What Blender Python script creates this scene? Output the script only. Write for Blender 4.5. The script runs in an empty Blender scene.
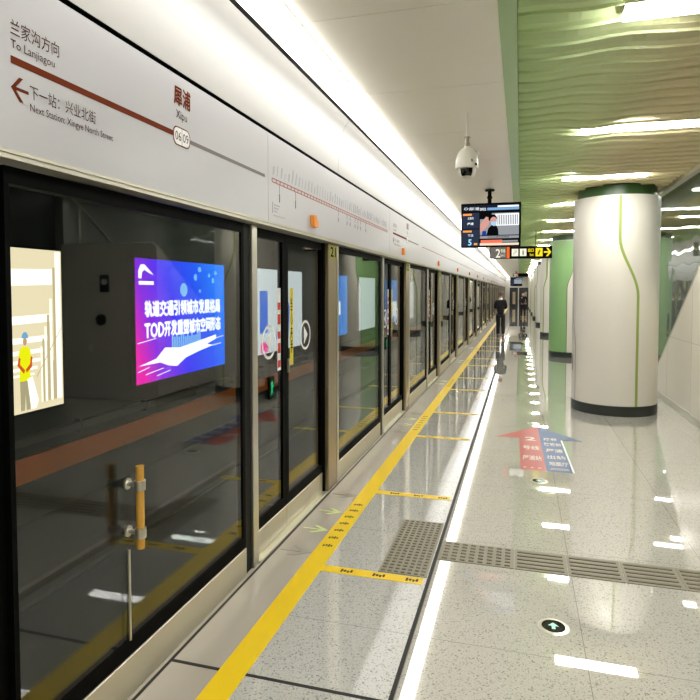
import bpy, math, random
from mathutils import Vector, Matrix
random.seed(7)
SC = bpy.context.scene
COL = SC.collection
PI = math.pi

# ------------------------------------------------------------------ camera, world, exposure
cd = bpy.data.cameras.new('camera'); cam = bpy.data.objects.new('camera', cd); COL.objects.link(cam)
cam.location = (0, 0, 1.7)
cam.rotation_euler = (math.radians(90 - 2.4), 0, math.radians(16.1))
cd.sensor_width = 36; cd.sensor_fit = 'HORIZONTAL'; cd.lens = 36 * 590 / 700
cd.shift_x = 0; cd.shift_y = -34.3 / 700
cd.clip_start = 0.02; cd.clip_end = 200
SC.camera = cam
w = bpy.data.worlds.new('world'); SC.world = w; w.use_nodes = True
w.node_tree.nodes['Background'].inputs[0].default_value = (1, 1, 1, 1)
w.node_tree.nodes['Background'].inputs[1].default_value = 0.0
SC.view_settings.view_transform = 'Standard'
SC.view_settings.look = 'None'
SC.view_settings.exposure = 1.42
SC.view_settings.gamma = 1.0
SC.view_settings.use_curve_mapping = False
L_STRIP = 3.4      # radiance of the long lamp row along the screen doors
L_CROSS = 20.5      # radiance of the cross-wise ceiling lamps

# ------------------------------------------------------------------ materials
def srgb(r, g, b):
    f = lambda c: (c / 255 / 12.92) if c / 255 <= 0.04045 else ((c / 255 + 0.055) / 1.055) ** 2.4
    return (f(r), f(g), f(b), 1)
def mat(name, rgb, rough=0.5, metal=0.0, spec=0.5, emit=0.0, noise=0.0, nscale=20):
    m = bpy.data.materials.new(name); m.use_nodes = True
    nt = m.node_tree; b = nt.nodes['Principled BSDF']
    c = srgb(*rgb)
    b.inputs['Base Color'].default_value = c
    b.inputs['Roughness'].default_value = rough
    b.inputs['Metallic'].default_value = metal
    b.inputs['Specular IOR Level'].default_value = spec
    if emit:
        b.inputs['Emission Color'].default_value = c
        b.inputs['Emission Strength'].default_value = emit
    if noise:
        n = nt.nodes.new('ShaderNodeTexNoise'); n.inputs['Scale'].default_value = nscale; n.inputs['Detail'].default_value = 3
        tc = nt.nodes.new('ShaderNodeTexCoord'); nt.links.new(tc.outputs['Object'], n.inputs['Vector'])
        mx = nt.nodes.new('ShaderNodeMix'); mx.data_type = 'RGBA'
        mx.inputs[6].default_value = tuple(v * (1 - noise) for v in c[:3]) + (1,)
        mx.inputs[7].default_value = tuple(min(1, v * (1 + noise)) for v in c[:3]) + (1,)
        nt.links.new(n.outputs['Fac'], mx.inputs[0]); nt.links.new(mx.outputs[2], b.inputs['Base Color'])
    return m
def N(nt, t, **k):
    n = nt.nodes.new(t)
    for a, v in k.items(): setattr(n, a, v)
    return n
def glass_mat(name, tint, r0):
    m = bpy.data.materials.new(name); m.use_nodes = True; nt = m.node_tree; nt.nodes.clear()
    out = N(nt, 'ShaderNodeOutputMaterial'); mix = N(nt, 'ShaderNodeMixShader')
    tr = N(nt, 'ShaderNodeBsdfTransparent'); gl = N(nt, 'ShaderNodeBsdfGlossy'); ge = N(nt, 'ShaderNodeNewGeometry')
    tr.inputs[0].default_value = tint; gl.inputs['Roughness'].default_value = 0.0
    d = N(nt, 'ShaderNodeVectorMath', operation='DOT_PRODUCT'); nt.links.new(ge.outputs['Normal'], d.inputs[0]); nt.links.new(ge.outputs['Incoming'], d.inputs[1])
    a = N(nt, 'ShaderNodeMath', operation='ABSOLUTE'); nt.links.new(d.outputs['Value'], a.inputs[0])
    o = N(nt, 'ShaderNodeMath', operation='SUBTRACT'); o.inputs[0].default_value = 1; o.use_clamp = True; nt.links.new(a.outputs[0], o.inputs[1])
    p = N(nt, 'ShaderNodeMath', operation='POWER'); p.inputs[1].default_value = 5; nt.links.new(o.outputs[0], p.inputs[0])
    f = N(nt, 'ShaderNodeMath', operation='MULTIPLY_ADD'); f.inputs[1].default_value = 1 - r0; f.inputs[2].default_value = r0; nt.links.new(p.outputs[0], f.inputs[0])
    nt.links.new(f.outputs[0], mix.inputs[0]); nt.links.new(tr.outputs[0], mix.inputs[1]); nt.links.new(gl.outputs[0], mix.inputs[2])
    nt.links.new(mix.outputs[0], out.inputs[0])
    return m
def granite(name, base, rough, fleck=0.5, joints=None):
    """polished speckled stone; joints = (x spacing, x offset, y spacing, y offset)"""
    m = bpy.data.materials.new(name); m.use_nodes = True; nt = m.node_tree; b = nt.nodes['Principled BSDF']
    tc = N(nt, 'ShaderNodeTexCoord')
    v = N(nt, 'ShaderNodeTexVoronoi'); v.inputs['Scale'].default_value = 150
    v2 = N(nt, 'ShaderNodeTexNoise'); v2.inputs['Scale'].default_value = 120; v2.inputs['Detail'].default_value = 3
    nt.links.new(tc.outputs['Object'], v.inputs['Vector']); nt.links.new(tc.outputs['Object'], v2.inputs['Vector'])
    sp = N(nt, 'ShaderNodeSeparateColor'); nt.links.new(v.outputs['Color'], sp.inputs[0])
    r1 = N(nt, 'ShaderNodeValToRGB')
    c = srgb(*base); d = tuple(x * (1 - fleck) for x in c[:3]) + (1,); dd = tuple(x * (1 - fleck * 0.45) for x in c[:3]) + (1,)
    e = r1.color_ramp.elements; e[0].position = 0.0; e[0].color = d; e[1].position = 0.09; e[1].color = dd
    k = r1.color_ramp.elements.new(0.16); k.color = c
    k = r1.color_ramp.elements.new(1.0); k.color = tuple(min(1, x * 1.06) for x in c[:3]) + (1,)
    nt.links.new(sp.outputs[0], r1.inputs[0])
    r2 = N(nt, 'ShaderNodeMapRange'); r2.inputs[1].default_value = 0.3; r2.inputs[2].default_value = 0.5; r2.inputs[3].default_value = 1 - fleck * 0.5; r2.inputs[4].default_value = 1
    nt.links.new(v2.outputs['Fac'], r2.inputs[0])
    mx = N(nt, 'ShaderNodeMix'); mx.data_type = 'RGBA'; mx.blend_type = 'MULTIPLY'; mx.inputs[0].default_value = 1
    nt.links.new(r1.outputs[0], mx.inputs[6]); nt.links.new(r2.outputs[0], mx.inputs[7])
    last = mx.outputs[2]
    if joints:
        sx = N(nt, 'ShaderNodeSeparateXYZ'); nt.links.new(tc.outputs['Object'], sx.inputs[0])
        for ax, (s, o) in enumerate(((joints[0], joints[1]), (joints[2], joints[3]))):
            a = N(nt, 'ShaderNodeMath', operation='SUBTRACT'); a.inputs[1].default_value = o; nt.links.new(sx.outputs[ax], a.inputs[0])
            q = N(nt, 'ShaderNodeMath', operation='DIVIDE'); q.inputs[1].default_value = s; nt.links.new(a.outputs[0], q.inputs[0])
            f = N(nt, 'ShaderNodeMath', operation='FRACT'); nt.links.new(q.outputs[0], f.inputs[0])
            l = N(nt, 'ShaderNodeMath', operation='LESS_THAN'); l.inputs[1].default_value = 0.004 / s; nt.links.new(f.outputs[0], l.inputs[0])
            m2 = N(nt, 'ShaderNodeMix'); m2.data_type = 'RGBA'; m2.inputs[7].default_value = tuple(x * 0.55 for x in c[:3]) + (1,)
            nt.links.new(l.outputs[0], m2.inputs[0]); nt.links.new(last, m2.inputs[6]); last = m2.outputs[2]
    nt.links.new(last, b.inputs['Base Color'])
    b.inputs['Roughness'].default_value = rough
    b.inputs['Specular IOR Level'].default_value = 0.5; b.inputs['Coat Weight'].default_value = 1.0; b.inputs['Coat IOR'].default_value = 1.6; b.inputs['Coat Roughness'].default_value = rough
    return m
def brushed(name, rgb, rough=0.3, scale=(1, 1, 60)):
    m = mat(name, rgb, rough, 1.0); nt = m.node_tree; b = nt.nodes['Principled BSDF']
    tc = N(nt, 'ShaderNodeTexCoord'); mp = N(nt, 'ShaderNodeMapping'); mp.inputs['Scale'].default_value = scale
    n = N(nt, 'ShaderNodeTexNoise'); n.inputs['Scale'].default_value = 6; n.inputs['Detail'].default_value = 4
    nt.links.new(tc.outputs['Object'], mp.inputs[0]); nt.links.new(mp.outputs[0], n.inputs['Vector'])
    r = N(nt, 'ShaderNodeMapRange'); r.inputs[3].default_value = rough * 0.8; r.inputs[4].default_value = rough * 1.35
    nt.links.new(n.outputs['Fac'], r.inputs[0]); nt.links.new(r.outputs[0], b.inputs['Roughness'])
    return m
def grad_x(name, c0, c1, x0, x1, rough=0.5, emit=0.0, axis=0):
    m = bpy.data.materials.new(name); m.use_nodes = True; nt = m.node_tree; b = nt.nodes['Principled BSDF']
    tc = N(nt, 'ShaderNodeTexCoord'); sx = N(nt, 'ShaderNodeSeparateXYZ'); nt.links.new(tc.outputs['Object'], sx.inputs[0])
    r = N(nt, 'ShaderNodeMapRange'); r.inputs[1].default_value = x0; r.inputs[2].default_value = x1
    nt.links.new(sx.outputs[axis], r.inputs[0])
    cr = N(nt, 'ShaderNodeValToRGB'); cols = c0 if isinstance(c0, list) else [(0, c0), (1, c1)]
    cr.color_ramp.elements[0].position = cols[0][0]; cr.color_ramp.elements[0].color = srgb(*cols[0][1])
    cr.color_ramp.elements[1].position = cols[-1][0]; cr.color_ramp.elements[1].color = srgb(*cols[-1][1])
    for p, c in cols[1:-1]:
        k = cr.color_ramp.elements.new(p); k.color = srgb(*c)
    nt.links.new(r.outputs[0], cr.inputs[0]); nt.links.new(cr.outputs[0], b.inputs['Base Color'])
    b.inputs['Roughness'].default_value = rough
    if emit:
        nt.links.new(cr.outputs[0], b.inputs['Emission Color']); b.inputs['Emission Strength'].default_value = emit
        b.inputs['Base Color'].default_value = (0, 0, 0, 1)
    return m
def lamp(name, L, rgb=(255, 253, 249)):
    m = bpy.data.materials.new(name); m.use_nodes = True; nt = m.node_tree; nt.nodes.clear()
    o = N(nt, 'ShaderNodeOutputMaterial'); e = N(nt, 'ShaderNodeEmission'); e.inputs[0].default_value = srgb(*rgb); e.inputs[1].default_value = L
    nt.links.new(e.outputs[0], o.inputs[0]); return m

M = {}
M['floor'] = granite('speckled_granite', (211, 208, 196), 0.015, 0.5, (0.8, 0.31, 1.2, 0.42))
M['floor_left'] = granite('speckled_granite_pale', (210, 209, 202), 0.02, 0.55, (9, 3, 1.2, 0.42))
M['edge_strip'] = mat('beige_edge_tile', (186, 178, 164), 0.22, spec=0.5, noise=0.03, nscale=6)
M['yellow'] = mat('yellow_line_paint', (255, 216, 24), 0.35)
M['dark_gap'] = mat('dark_joint', (32, 30, 26), 0.6)
M['glyph'] = mat('dark_print', (70, 56, 20), 0.6)
M['tactile'] = mat('khaki_tactile', (150, 144, 124), 0.5, noise=0.06, nscale=50)
M['bump'] = mat('tactile_bump', (118, 111, 92), 0.5)
M['ceil_white'] = mat('white_ceiling_panel', (236, 231, 216), 0.35, noise=0.01)
M['fascia'] = mat('pale_grey_header', (194, 193, 195), 0.32, spec=0.5)
M['cove'] = mat('white_cove_panel', (190, 188, 183), 0.25, spec=0.5)
M['trim_beige'] = mat('champagne_trim', (190, 186, 168), 0.35, 0.6)
M['black'] = mat('black_gasket', (7, 8, 7), 0.6, spec=0.06)
M['blackmetal'] = mat('black_metal', (18, 19, 18), 0.5, 0.0, 0.2)
M['bronze'] = brushed('brushed_bronze_steel', (178, 163, 134), 0.3, (60, 60, 1))
M['silver'] = brushed('brushed_silver_steel', (214, 211, 198), 0.3, (1, 1, 60))
M['kick'] = brushed('brushed_kick_plate', (226, 222, 204), 0.42, (1, 1, 60))
M['glass'] = glass_mat('screen_door_glass', (0.93, 0.96, 0.93, 1), 0.058)
M['stairglass'] = glass_mat('stair_screen_glass', (0.9, 0.95, 0.92, 1), 0.08)
_nt = M['stairglass'].node_tree; _g = [n for n in _nt.nodes if n.type == 'BSDF_GLOSSY'][0]
_tc2 = N(_nt, 'ShaderNodeTexCoord'); _ns = N(_nt, 'ShaderNodeTexNoise'); _ns.inputs['Scale'].default_value = 1.3; _ns.inputs['Detail'].default_value = 1
_bp = N(_nt, 'ShaderNodeBump'); _bp.inputs['Strength'].default_value = .15; _bp.inputs['Distance'].default_value = .06
_nt.links.new(_tc2.outputs['Object'], _ns.inputs['Vector']); _nt.links.new(_ns.outputs['Fac'], _bp.inputs['Height']); _nt.links.new(_bp.outputs[0], _g.inputs['Normal'])
M['col_white'] = mat('cream_column_cladding', (226, 221, 208), 0.28, spec=0.5)
M['col_green'] = mat('green_column_cladding', (138, 178, 116), 0.3)
M['col_stripe'] = mat('olive_green_stripe', (150, 168, 84), 0.4)
M['cap_green'] = mat('dark_green_cap', (52, 84, 34), 0.3)
M['plinth'] = mat('charcoal_plinth', (46, 52, 46), 0.3)
M['green_trim'] = mat('green_ceiling_trim', (156, 190, 130), 0.35)
M['baffle'] = grad_x('baffle_green_to_khaki', [(0, (196, 224, 160)), (0.28, (214, 226, 170)), (0.5, (226, 216, 170)), (1, (224, 212, 168))], None, 0.0, 2.0, 0.42)
M['baffle_back'] = mat('baffle_backing', (120, 124, 84), 0.6)
M['wall_white'] = mat('white_wall_panel', (228, 222, 208), 0.3, noise=0.01)
M['stairwall'] = mat('grey_stairwell_wall', (150, 152, 142), 0.4)
M['wall_dark'] = mat('dark_grey_wall', (24, 30, 26), 0.4)
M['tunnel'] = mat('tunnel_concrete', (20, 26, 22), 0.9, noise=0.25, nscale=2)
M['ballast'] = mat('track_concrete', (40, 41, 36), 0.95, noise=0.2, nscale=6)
M['rail'] = mat('rail_steel', (58, 50, 42), 0.7, 0.2)
M['orange'] = mat('orange_wall_band', (255, 128, 30), 0.6)
M['white'] = mat('white_print', (245, 245, 242), 0.5)
M['brown'] = mat('brown_line_print', (112, 44, 12), 0.9, spec=0.2)
M['text'] = mat('dark_brown_lettering', (76, 42, 28), 0.9, spec=0.2)
M['grey_bar'] = mat('grey_line_print', (116, 108, 106), 0.5)
M['faint'] = mat('faint_grey_lettering', (160, 164, 168), 0.5)
M['navy_print'] = mat('navy_print', (60, 62, 84), 0.5)
M['stk_orange'] = mat('orange_indicator', (236, 140, 30), 0.4)
M['gold'] = mat('golden_handle_tube', (240, 184, 84), 0.22, 0.45)
M['red'] = mat('red_sticker', (186, 66, 56), 0.35)
M['blue'] = mat('blue_sticker', (40, 78, 134), 0.35)
M['sticker_text'] = mat('sticker_lettering', (226, 214, 200), 0.4)
M['pale_green'] = mat('pale_green_arrow', (214, 226, 156), 0.4)
M['faded'] = mat('faded_mark', (158, 152, 136), 0.4)
M['plate'] = mat('yellow_number_plate', (176, 176, 60), 0.5)
M['cam_white'] = mat('camera_white_plastic', (222, 218, 204), 0.35)
M['cam_dark'] = mat('camera_dark_dome', (12, 12, 14), 0.08)
M['pole_metal'] = mat('pole_metal', (150, 140, 118), 0.4, 0.5)
M['lamp_strip'] = lamp('long_lamp_diffuser', L_STRIP)
M['lamp_bay'] = lamp('bay_lamp_diffuser', 7.0)
M['lamp_cross'] = lamp('cross_lamp_diffuser', L_CROSS)
M['skin'] = mat('skin', (196, 150, 124), 0.5)
M['cloth'] = mat('black_cloth', (20, 20, 24), 0.85)
M['cloth2'] = mat('black_trouser_cloth', (26, 26, 30), 0.85)
M['hair'] = mat('dark_brown_hair', (96, 62, 44), 0.6)
M['shoe'] = mat('black_shoe_leather', (14, 13, 13), 0.3)
def em(name, rgb, s=1.0): return mat(name, rgb, 0.5, emit=s)
def pr(name, rgb, s=1.0):
    return lamp(name, s * 0.44, rgb)

# ------------------------------------------------------------------ mesh helpers
class MB:
    def __init__(s): s.v = []; s.f = []
    def add(s, vs, fs):
        o = len(s.v); s.v += [tuple(v) for v in vs]; s.f += [tuple(i + o for i in f) for f in fs]; return s
    def box(s, x0, x1, y0, y1, z0, z1, bev=0.0):
        x0, x1 = min(x0, x1), max(x0, x1); y0, y1 = min(y0, y1), max(y0, y1); z0, z1 = min(z0, z1), max(z0, z1)
        if bev <= 0:
            return s.add([(x, y, z) for x in (x0, x1) for y in (y0, y1) for z in (z0, z1)],
                         [(0, 1, 3, 2), (4, 6, 7, 5), (0, 4, 5, 1), (2, 3, 7, 6), (0, 2, 6, 4), (1, 5, 7, 3)])
        b = min(bev, (x1 - x0) * .45, (y1 - y0) * .45, (z1 - z0) * .45)
        vs = []; idx = {}
        for ix, x in enumerate((x0, x1)):
            for iy, y in enumerate((y0, y1)):
                for iz, z in enumerate((z0, z1)):
                    sx, sy, sz = (1 - 2 * ix) * b, (1 - 2 * iy) * b, (1 - 2 * iz) * b
                    idx[ix, iy, iz] = len(vs); vs += [(x, y + sy, z + sz), (x + sx, y, z + sz), (x + sx, y + sy, z)]
        g = lambda a, k: idx[a] + k
        fs = []
        for ix in (0, 1): fs.append([g((ix, a, b_), 0) for a, b_ in ((0, 0), (0, 1), (1, 1), (1, 0))])
        for iy in (0, 1): fs.append([g((a, iy, b_), 1) for a, b_ in ((0, 0), (1, 0), (1, 1), (0, 1))])
        for iz in (0, 1): fs.append([g((a, b_, iz), 2) for a, b_ in ((0, 0), (0, 1), (1, 1), (1, 0))])
        for a in (0, 1):
            for c in (0, 1):
                fs.append([g((0, a, c), 1), g((1, a, c), 1), g((1, a, c), 2), g((0, a, c), 2)])
                fs.append([g((a, 0, c), 0), g((a, 1, c), 0), g((a, 1, c), 2), g((a, 0, c), 2)])
                fs.append([g((a, c, 0), 0), g((a, c, 1), 0), g((a, c, 1), 1), g((a, c, 0), 1)])
        for k in idx: fs.append([idx[k], idx[k] + 1, idx[k] + 2])
        return s.add(vs, fs)
    def tube(s, p0, p1, r0, r1=None, n=12, caps=True):
        r1 = r0 if r1 is None else r1
        p0 = Vector(p0); p1 = Vector(p1); d = (p1 - p0).normalized()
        a = d.orthogonal().normalized(); b = d.cross(a)
        vs = []
        for p, r in ((p0, r0), (p1, r1)):
            for i in range(n):
                t = 2 * PI * i / n; vs.append(p + (a * math.cos(t) + b * math.sin(t)) * r)
        fs = [(i, (i + 1) % n, n + (i + 1) % n, n + i) for i in range(n)]
        if caps: fs += [tuple(range(n))[::-1], tuple(range(n, 2 * n))]
        return s.add(vs, fs)
    def lathe(s, cx, cy, prof, n=32, capb=True, capt=True):
        vs = []
        for r, z in prof:
            for i in range(n):
                t = 2 * PI * i / n; vs.append((cx + r * math.cos(t), cy + r * math.sin(t), z))
        fs = []
        for k in range(len(prof) - 1):
            for i in range(n):
                j = (i + 1) % n; fs.append((k * n + i, k * n + j, (k + 1) * n + j, (k + 1) * n + i))
        if capb: fs.append(tuple(range(n))[::-1])
        if capt: fs.append(tuple(range((len(prof) - 1) * n, len(prof) * n)))
        return s.add(vs, fs)
    def prism(s, pts, fn, h):
        """pts 2-D polygon, fn(u, v, w) -> 3-D point, extruded w = 0..h"""
        n = len(pts)
        vs = [fn(u, v, 0) for u, v in pts] + [fn(u, v, h) for u, v in pts]
        fs = [tuple(range(n))[::-1], tuple(range(n, 2 * n))] + [(i, (i + 1) % n, n + (i + 1) % n, n + i) for i in range(n)]
        return s.add(vs, fs)
    def patch(s, cx, cy, r, zs, fa, t=0.004, n=8):
        """curved cladding on a column: fa(z) -> (a0, a1) degrees from -Y towards +X"""
        rows = []
        for z in zs:
            a0, a1 = fa(z); row = []
            for i in range(n + 1):
                a = math.radians(a0 + (a1 - a0) * i / n)
                row.append((cx + (r + t) * math.sin(a), cy - (r + t) * math.cos(a), z))
            rows.append(row)
        vs = [p for row in rows for p in row]; m = n + 1
        fs = [(k * m + i, k * m + i + 1, (k + 1) * m + i + 1, (k + 1) * m + i) for k in range(len(zs) - 1) for i in range(n)]
        return s.add(vs, fs)

def wloc(o):
    v = Vector((0, 0, 0))
    while o is not None: v += Vector(o.location); o = o.parent
    return v
def tag(o, label=None, cat=None, group=None, kind=None):
    if label: o['label'] = label
    if cat: o['category'] = cat
    if group: o['group'] = group
    if kind: o['kind'] = kind
    return o
def obj(name, mb, m, parent=None, smooth=False, loc=None):
    """world-space vertices in, mesh object out (origin at loc / at the parent's origin)"""
    base = wloc(parent) if parent else Vector(loc or (0, 0, 0))
    me = bpy.data.meshes.new(name)
    me.from_pydata([tuple(Vector(v) - base) for v in mb.v], [], mb.f); me.update()
    me.materials.append(m if not isinstance(m, str) else M[m])
    if smooth:
        for p in me.polygons: p.use_smooth = True
        if hasattr(me, 'set_sharp_from_angle'): me.set_sharp_from_angle(angle=math.radians(40))
    o = bpy.data.objects.new(name, me); COL.objects.link(o)
    if parent: o.parent = parent
    elif loc: o.location = loc
    return o
def fixn(o):
    import bmesh
    bm = bmesh.new(); bm.from_mesh(o.data); bmesh.ops.recalc_face_normals(bm, faces=bm.faces); bm.to_mesh(o.data); bm.free(); return o
def thing(name, label, cat, loc, group=None):
    o = bpy.data.objects.new(name, None); COL.objects.link(o); o.location = loc; o.empty_display_size = 0.1
    return tag(o, label, cat, group)
def struct(name, mb, m, parent=None, smooth=False):
    o = obj(name, mb, m, parent, smooth)
    if not parent: o['kind'] = 'structure'
    return o
def dup(root, dloc, label=None, group=None, parent=None):
    c = root.copy(); COL.objects.link(c)
    if parent is None:
        c.location = Vector(root.location) + Vector(dloc)
        if label: c['label'] = label
        if group: c['group'] = group
    else: c.parent = parent
    for ch in [q for q in root.children]: dup(ch, None, parent=c)
    return c
fx = lambda X: (lambda u, v, w: (X + w, u, v))         # face towards +X : u = Y, v = Z
fy = lambda Y: (lambda u, v, w: (u, Y - w, v))         # face towards -Y : u = X, v = Z
fz = lambda Z: (lambda u, v, w: (u, v, Z + w))         # face up : u = X, v = Y
_tc = bpy.data.curves.new('lettering_curve', 'FONT'); _to = bpy.data.objects.new('lettering_curve', _tc); COL.objects.link(_to)
def text_mb(mb, body, fn, u0, u1, v0, v1, bold=0.0, w=0.0015, heavy=0):
    """real lettering fitted into the rectangle u0..u1, v0..v1 of the surface fn"""
    _tc.body = body; _tc.offset = bold; _tc.resolution_u = 2
    _to.update_tag(); bpy.context.view_layer.update()
    dg = bpy.context.evaluated_depsgraph_get()
    me = bpy.data.meshes.new_from_object(_to.evaluated_get(dg)); strokes = [(0, 0)]
    if heavy: strokes = [(0, 0), (heavy, 0), (-heavy, 0), (0, heavy), (0, -heavy)]
    xs = [v.co.x for v in me.vertices]; ys = [v.co.y for v in me.vertices]
    a, b, c, d = min(xs), max(xs), min(ys), max(ys)
    for q_, (hu, hv) in enumerate(strokes): mb.add([fn(hu + u0 + (v.co.x - a) / (b - a) * (u1 - u0), hv + v0 + (v.co.y - c) / max(1e-6, d - c) * (v1 - v0), w + q_ * .0002) for v in me.vertices],
           [tuple(p.vertices) for p in me.polygons])
    bpy.data.meshes.remove(me)
    return mb
def rect(u0, u1, v0, v1): return [(u0, v0), (u1, v0), (u1, v1), (u0, v1)]
def ring(mb, fn, cu, cv, ro, ri, h, n=24, sv=1.0):
    vs = []
    for i in range(n):
        t = 2 * PI * i / n
        for r in (ro, ri): vs.append(fn(cu + r * math.cos(t), cv + r * sv * math.sin(t), h))
    mb.add(vs, [(2 * i, 2 * ((i + 1) % n), 2 * ((i + 1) % n) + 1, 2 * i + 1) for i in range(n)])
def disc(mb, fn, cu, cv, r, h, n=24, sv=1.0):
    return mb.prism([(cu + r * math.cos(2 * PI * i / n), cv + r * sv * math.sin(2 * PI * i / n)) for i in range(n)], fn, h)
ORD = ['first', 'second', 'third', 'fourth', 'fifth', 'sixth', 'seventh', 'eighth', 'ninth', 'tenth', 'eleventh', 'twelfth', 'thirteenth',
       'fourteenth', 'fifteenth', 'sixteenth', 'seventeenth', 'eighteenth', 'nineteenth', 'twentieth']
ORD += ['twenty-' + q for q in ORD[:9]] + ['thirtieth']

Y0, Y1 = -3.0, 65.0
# ------------------------------------------------------------------ structure
struct('floor', MB().box(-0.49, 4.3, Y0, Y1, -0.3, 0), 'floor')
struct('floor.001', MB().box(-1.15, -0.51, Y0, Y1, -0.3, 0), 'floor_left')
struct('floor.002', MB().box(-1.75, -1.28, Y0, Y1, -0.3, 0), 'edge_strip')
struct('floor.003', MB().box(-1.28, -1.15, Y0, Y1, -0.3, 0.0), 'dark_gap')
struct('trim_1', MB().box(-0.51, -0.49, Y0, Y1, -0.3, -0.004), 'dark_gap')
struct('trim_2', MB().box(-1.53, -0.51, 2.31, 2.328, -0.01, 0.0015), 'dark_gap')
struct('trim_7', MB().box(-1.535, -1.52, Y0, Y1, 0.0002, 0.002), 'dark_gap')
struct('floor.004', MB().box(-6.2, -1.75, Y0, Y1, -1.5, -1.2), 'ballast')
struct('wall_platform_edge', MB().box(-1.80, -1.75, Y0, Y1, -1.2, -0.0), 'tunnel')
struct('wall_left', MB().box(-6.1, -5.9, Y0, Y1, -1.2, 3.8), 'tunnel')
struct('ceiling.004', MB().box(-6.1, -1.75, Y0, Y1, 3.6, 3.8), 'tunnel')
# white ceiling with joints, and recess beside the lamp row
mb = MB(); y = Y0
while y < Y1:
    y2 = min(Y1, y + 1.2); mb.box(-1.134, -0.123, y + .0015, y2 - .0015, 3.12, 3.16, 0.003); y = y2
struct('ceiling', mb, 'ceil_white')
struct('ceiling.005', MB().box(-1.75, 4.3, Y0, Y1, 3.46, 3.6), 'baffle_back')
struct('trim_3', MB().box(-1.395, -1.318, Y0, Y1, 3.14, 3.22), 'blackmetal')
struct('trim_8', MB().box(-1.60, -1.134, Y0, Y1, 3.24, 3.28), 'blackmetal')
struct('trim_4', MB().box(-0.123, -0.033, Y0, Y1, 3.105, 3.46), 'green_trim')
struct('ceiling.003', MB().box(-0.033, 1.91, Y0, Y1, 3.25, 3.32), 'baffle_back')
# cove above the header
prof = [(-1.506, 2.70), (-1.503, 2.80), (-1.495, 2.90), (-1.480, 2.99), (-1.455, 3.07), (-1.425, 3.115), (-1.40, 3.135)]
mb = MB(); y = -2.15
while y < Y1:
    y2 = min(Y1, y + 3.5)
    a = [(px, y + .002, pz) for px, pz in prof] + [(px, y2 - .002, pz) for px, pz in prof]
    n = len(prof); mb.add(a, [(i, n + i, n + i + 1, i + 1) for i in range(n - 1)]); y = y2
struct('wall_cove', mb, 'cove', smooth=True)
struct('wall_cove_backing', MB().box(-1.75, -1.60, Y0, Y1, 2.69, 3.6), 'black')
# baffle ceiling
NB = 0; S = 2.315 / 11
mb = MB(); yb = 3.345 + S / 2 - S * 30
while yb < Y1 - .3:
    nx = 30; vs = []; ph = NB * 0.33
    for i in range(nx + 1):
        x = -0.03 + 1.935 * i / nx
        dec = max(0.0, 1 - x / 1.15)
        amp = math.sin(PI * min(1, (x + .03) / 1.2)) if x < 1.17 else 0
        dz = 0.022 * amp * math.sin(x * 7.5 + ph) ; dy = 0.035 * amp * math.sin(x * 6 + ph + 1.3)
        zb = 3.132 + dz; 
        vs += [(x, yb + dy, zb - .012), (x, yb + dy + .006, zb - .012), (x, yb + dy + .006, zb + .012), (x, yb - S * .93 + .012, 3.245), (x, yb - S * .93, 3.245), (x, yb + dy - .05, zb + .012), (x, yb + dy - .004, zb + .004)]
    fs = []
    for i in range(nx):
        a = 7 * i; b = a + 7
        fs += [(a + j, b + j, b + (j + 1) % 7, a + (j + 1) % 7) for j in range(7)]
    fs += [tuple(range(7)), tuple(range(7 * nx + 6, 7 * nx - 1, -1))]
    mb.add(vs, fs); yb += S; NB += 1
struct('ceiling.001', mb, 'baffle')
struct('trim_5', MB().box(1.91, 1.985, Y0, Y1, 3.08, 3.46), 'trim_beige')
struct('ceiling.002', MB().box(1.985, 4.3, Y0, Y1, 3.28, 3.46), 'baffle_back')
# right side : dark wall before the staircase, staircase side, far wall
struct('wall_right', MB().box(4.0, 4.3, Y0, 7.78, 0, 3.4), 'wall_dark')
mb = MB()
for k in range(4):
    z0 = k * .62; mb.box(2.21, 3.9, 7.78, 7.84, z0 + .003, min(2.44, z0 + .617), 0.004)
struct('wall_right.001', mb, 'wall_white')
SX = 2.15
zl = lambda y: 2.02 - (y - 8.31) * 0.6917
mb = MB(); mb.prism([(7.78, 0.1), (11.05, 0.1), (11.05, zl(11.05)), (7.78, zl(7.78))], lambda u, v, w_: (SX + w_, u, v), 0.06)
struct('wall_right.002', mb, 'wall_white')
mb = MB()
for y in (9.9, 8.6): mb.box(SX - .001, SX + .004, y, y + .004, 0.1, zl(y))
mb.box(SX - .001, SX + .004, 7.8, 9.75, 1.02, 1.024)
struct('trim_6', mb, 'faded')
struct('baseboard_right', MB().box(SX - .012, SX + .05, 7.78, 11.1, 0, 0.1, 0.003), 'silver')
struct('wall_right.003', MB().box(3.9, 4.3, 7.84, Y1, 0, 3.4), 'stairwall')
struct('wall_back', MB().box(-1.6, 4.3, Y0 - .2, Y0, 0, 3.6), 'wall_white')
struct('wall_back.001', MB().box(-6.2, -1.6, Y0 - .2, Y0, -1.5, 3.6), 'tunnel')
struct('wall_front.001', MB().box(-6.2, -1.6, Y1, Y1 + .2, -1.5, 3.6), 'tunnel')
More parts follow.
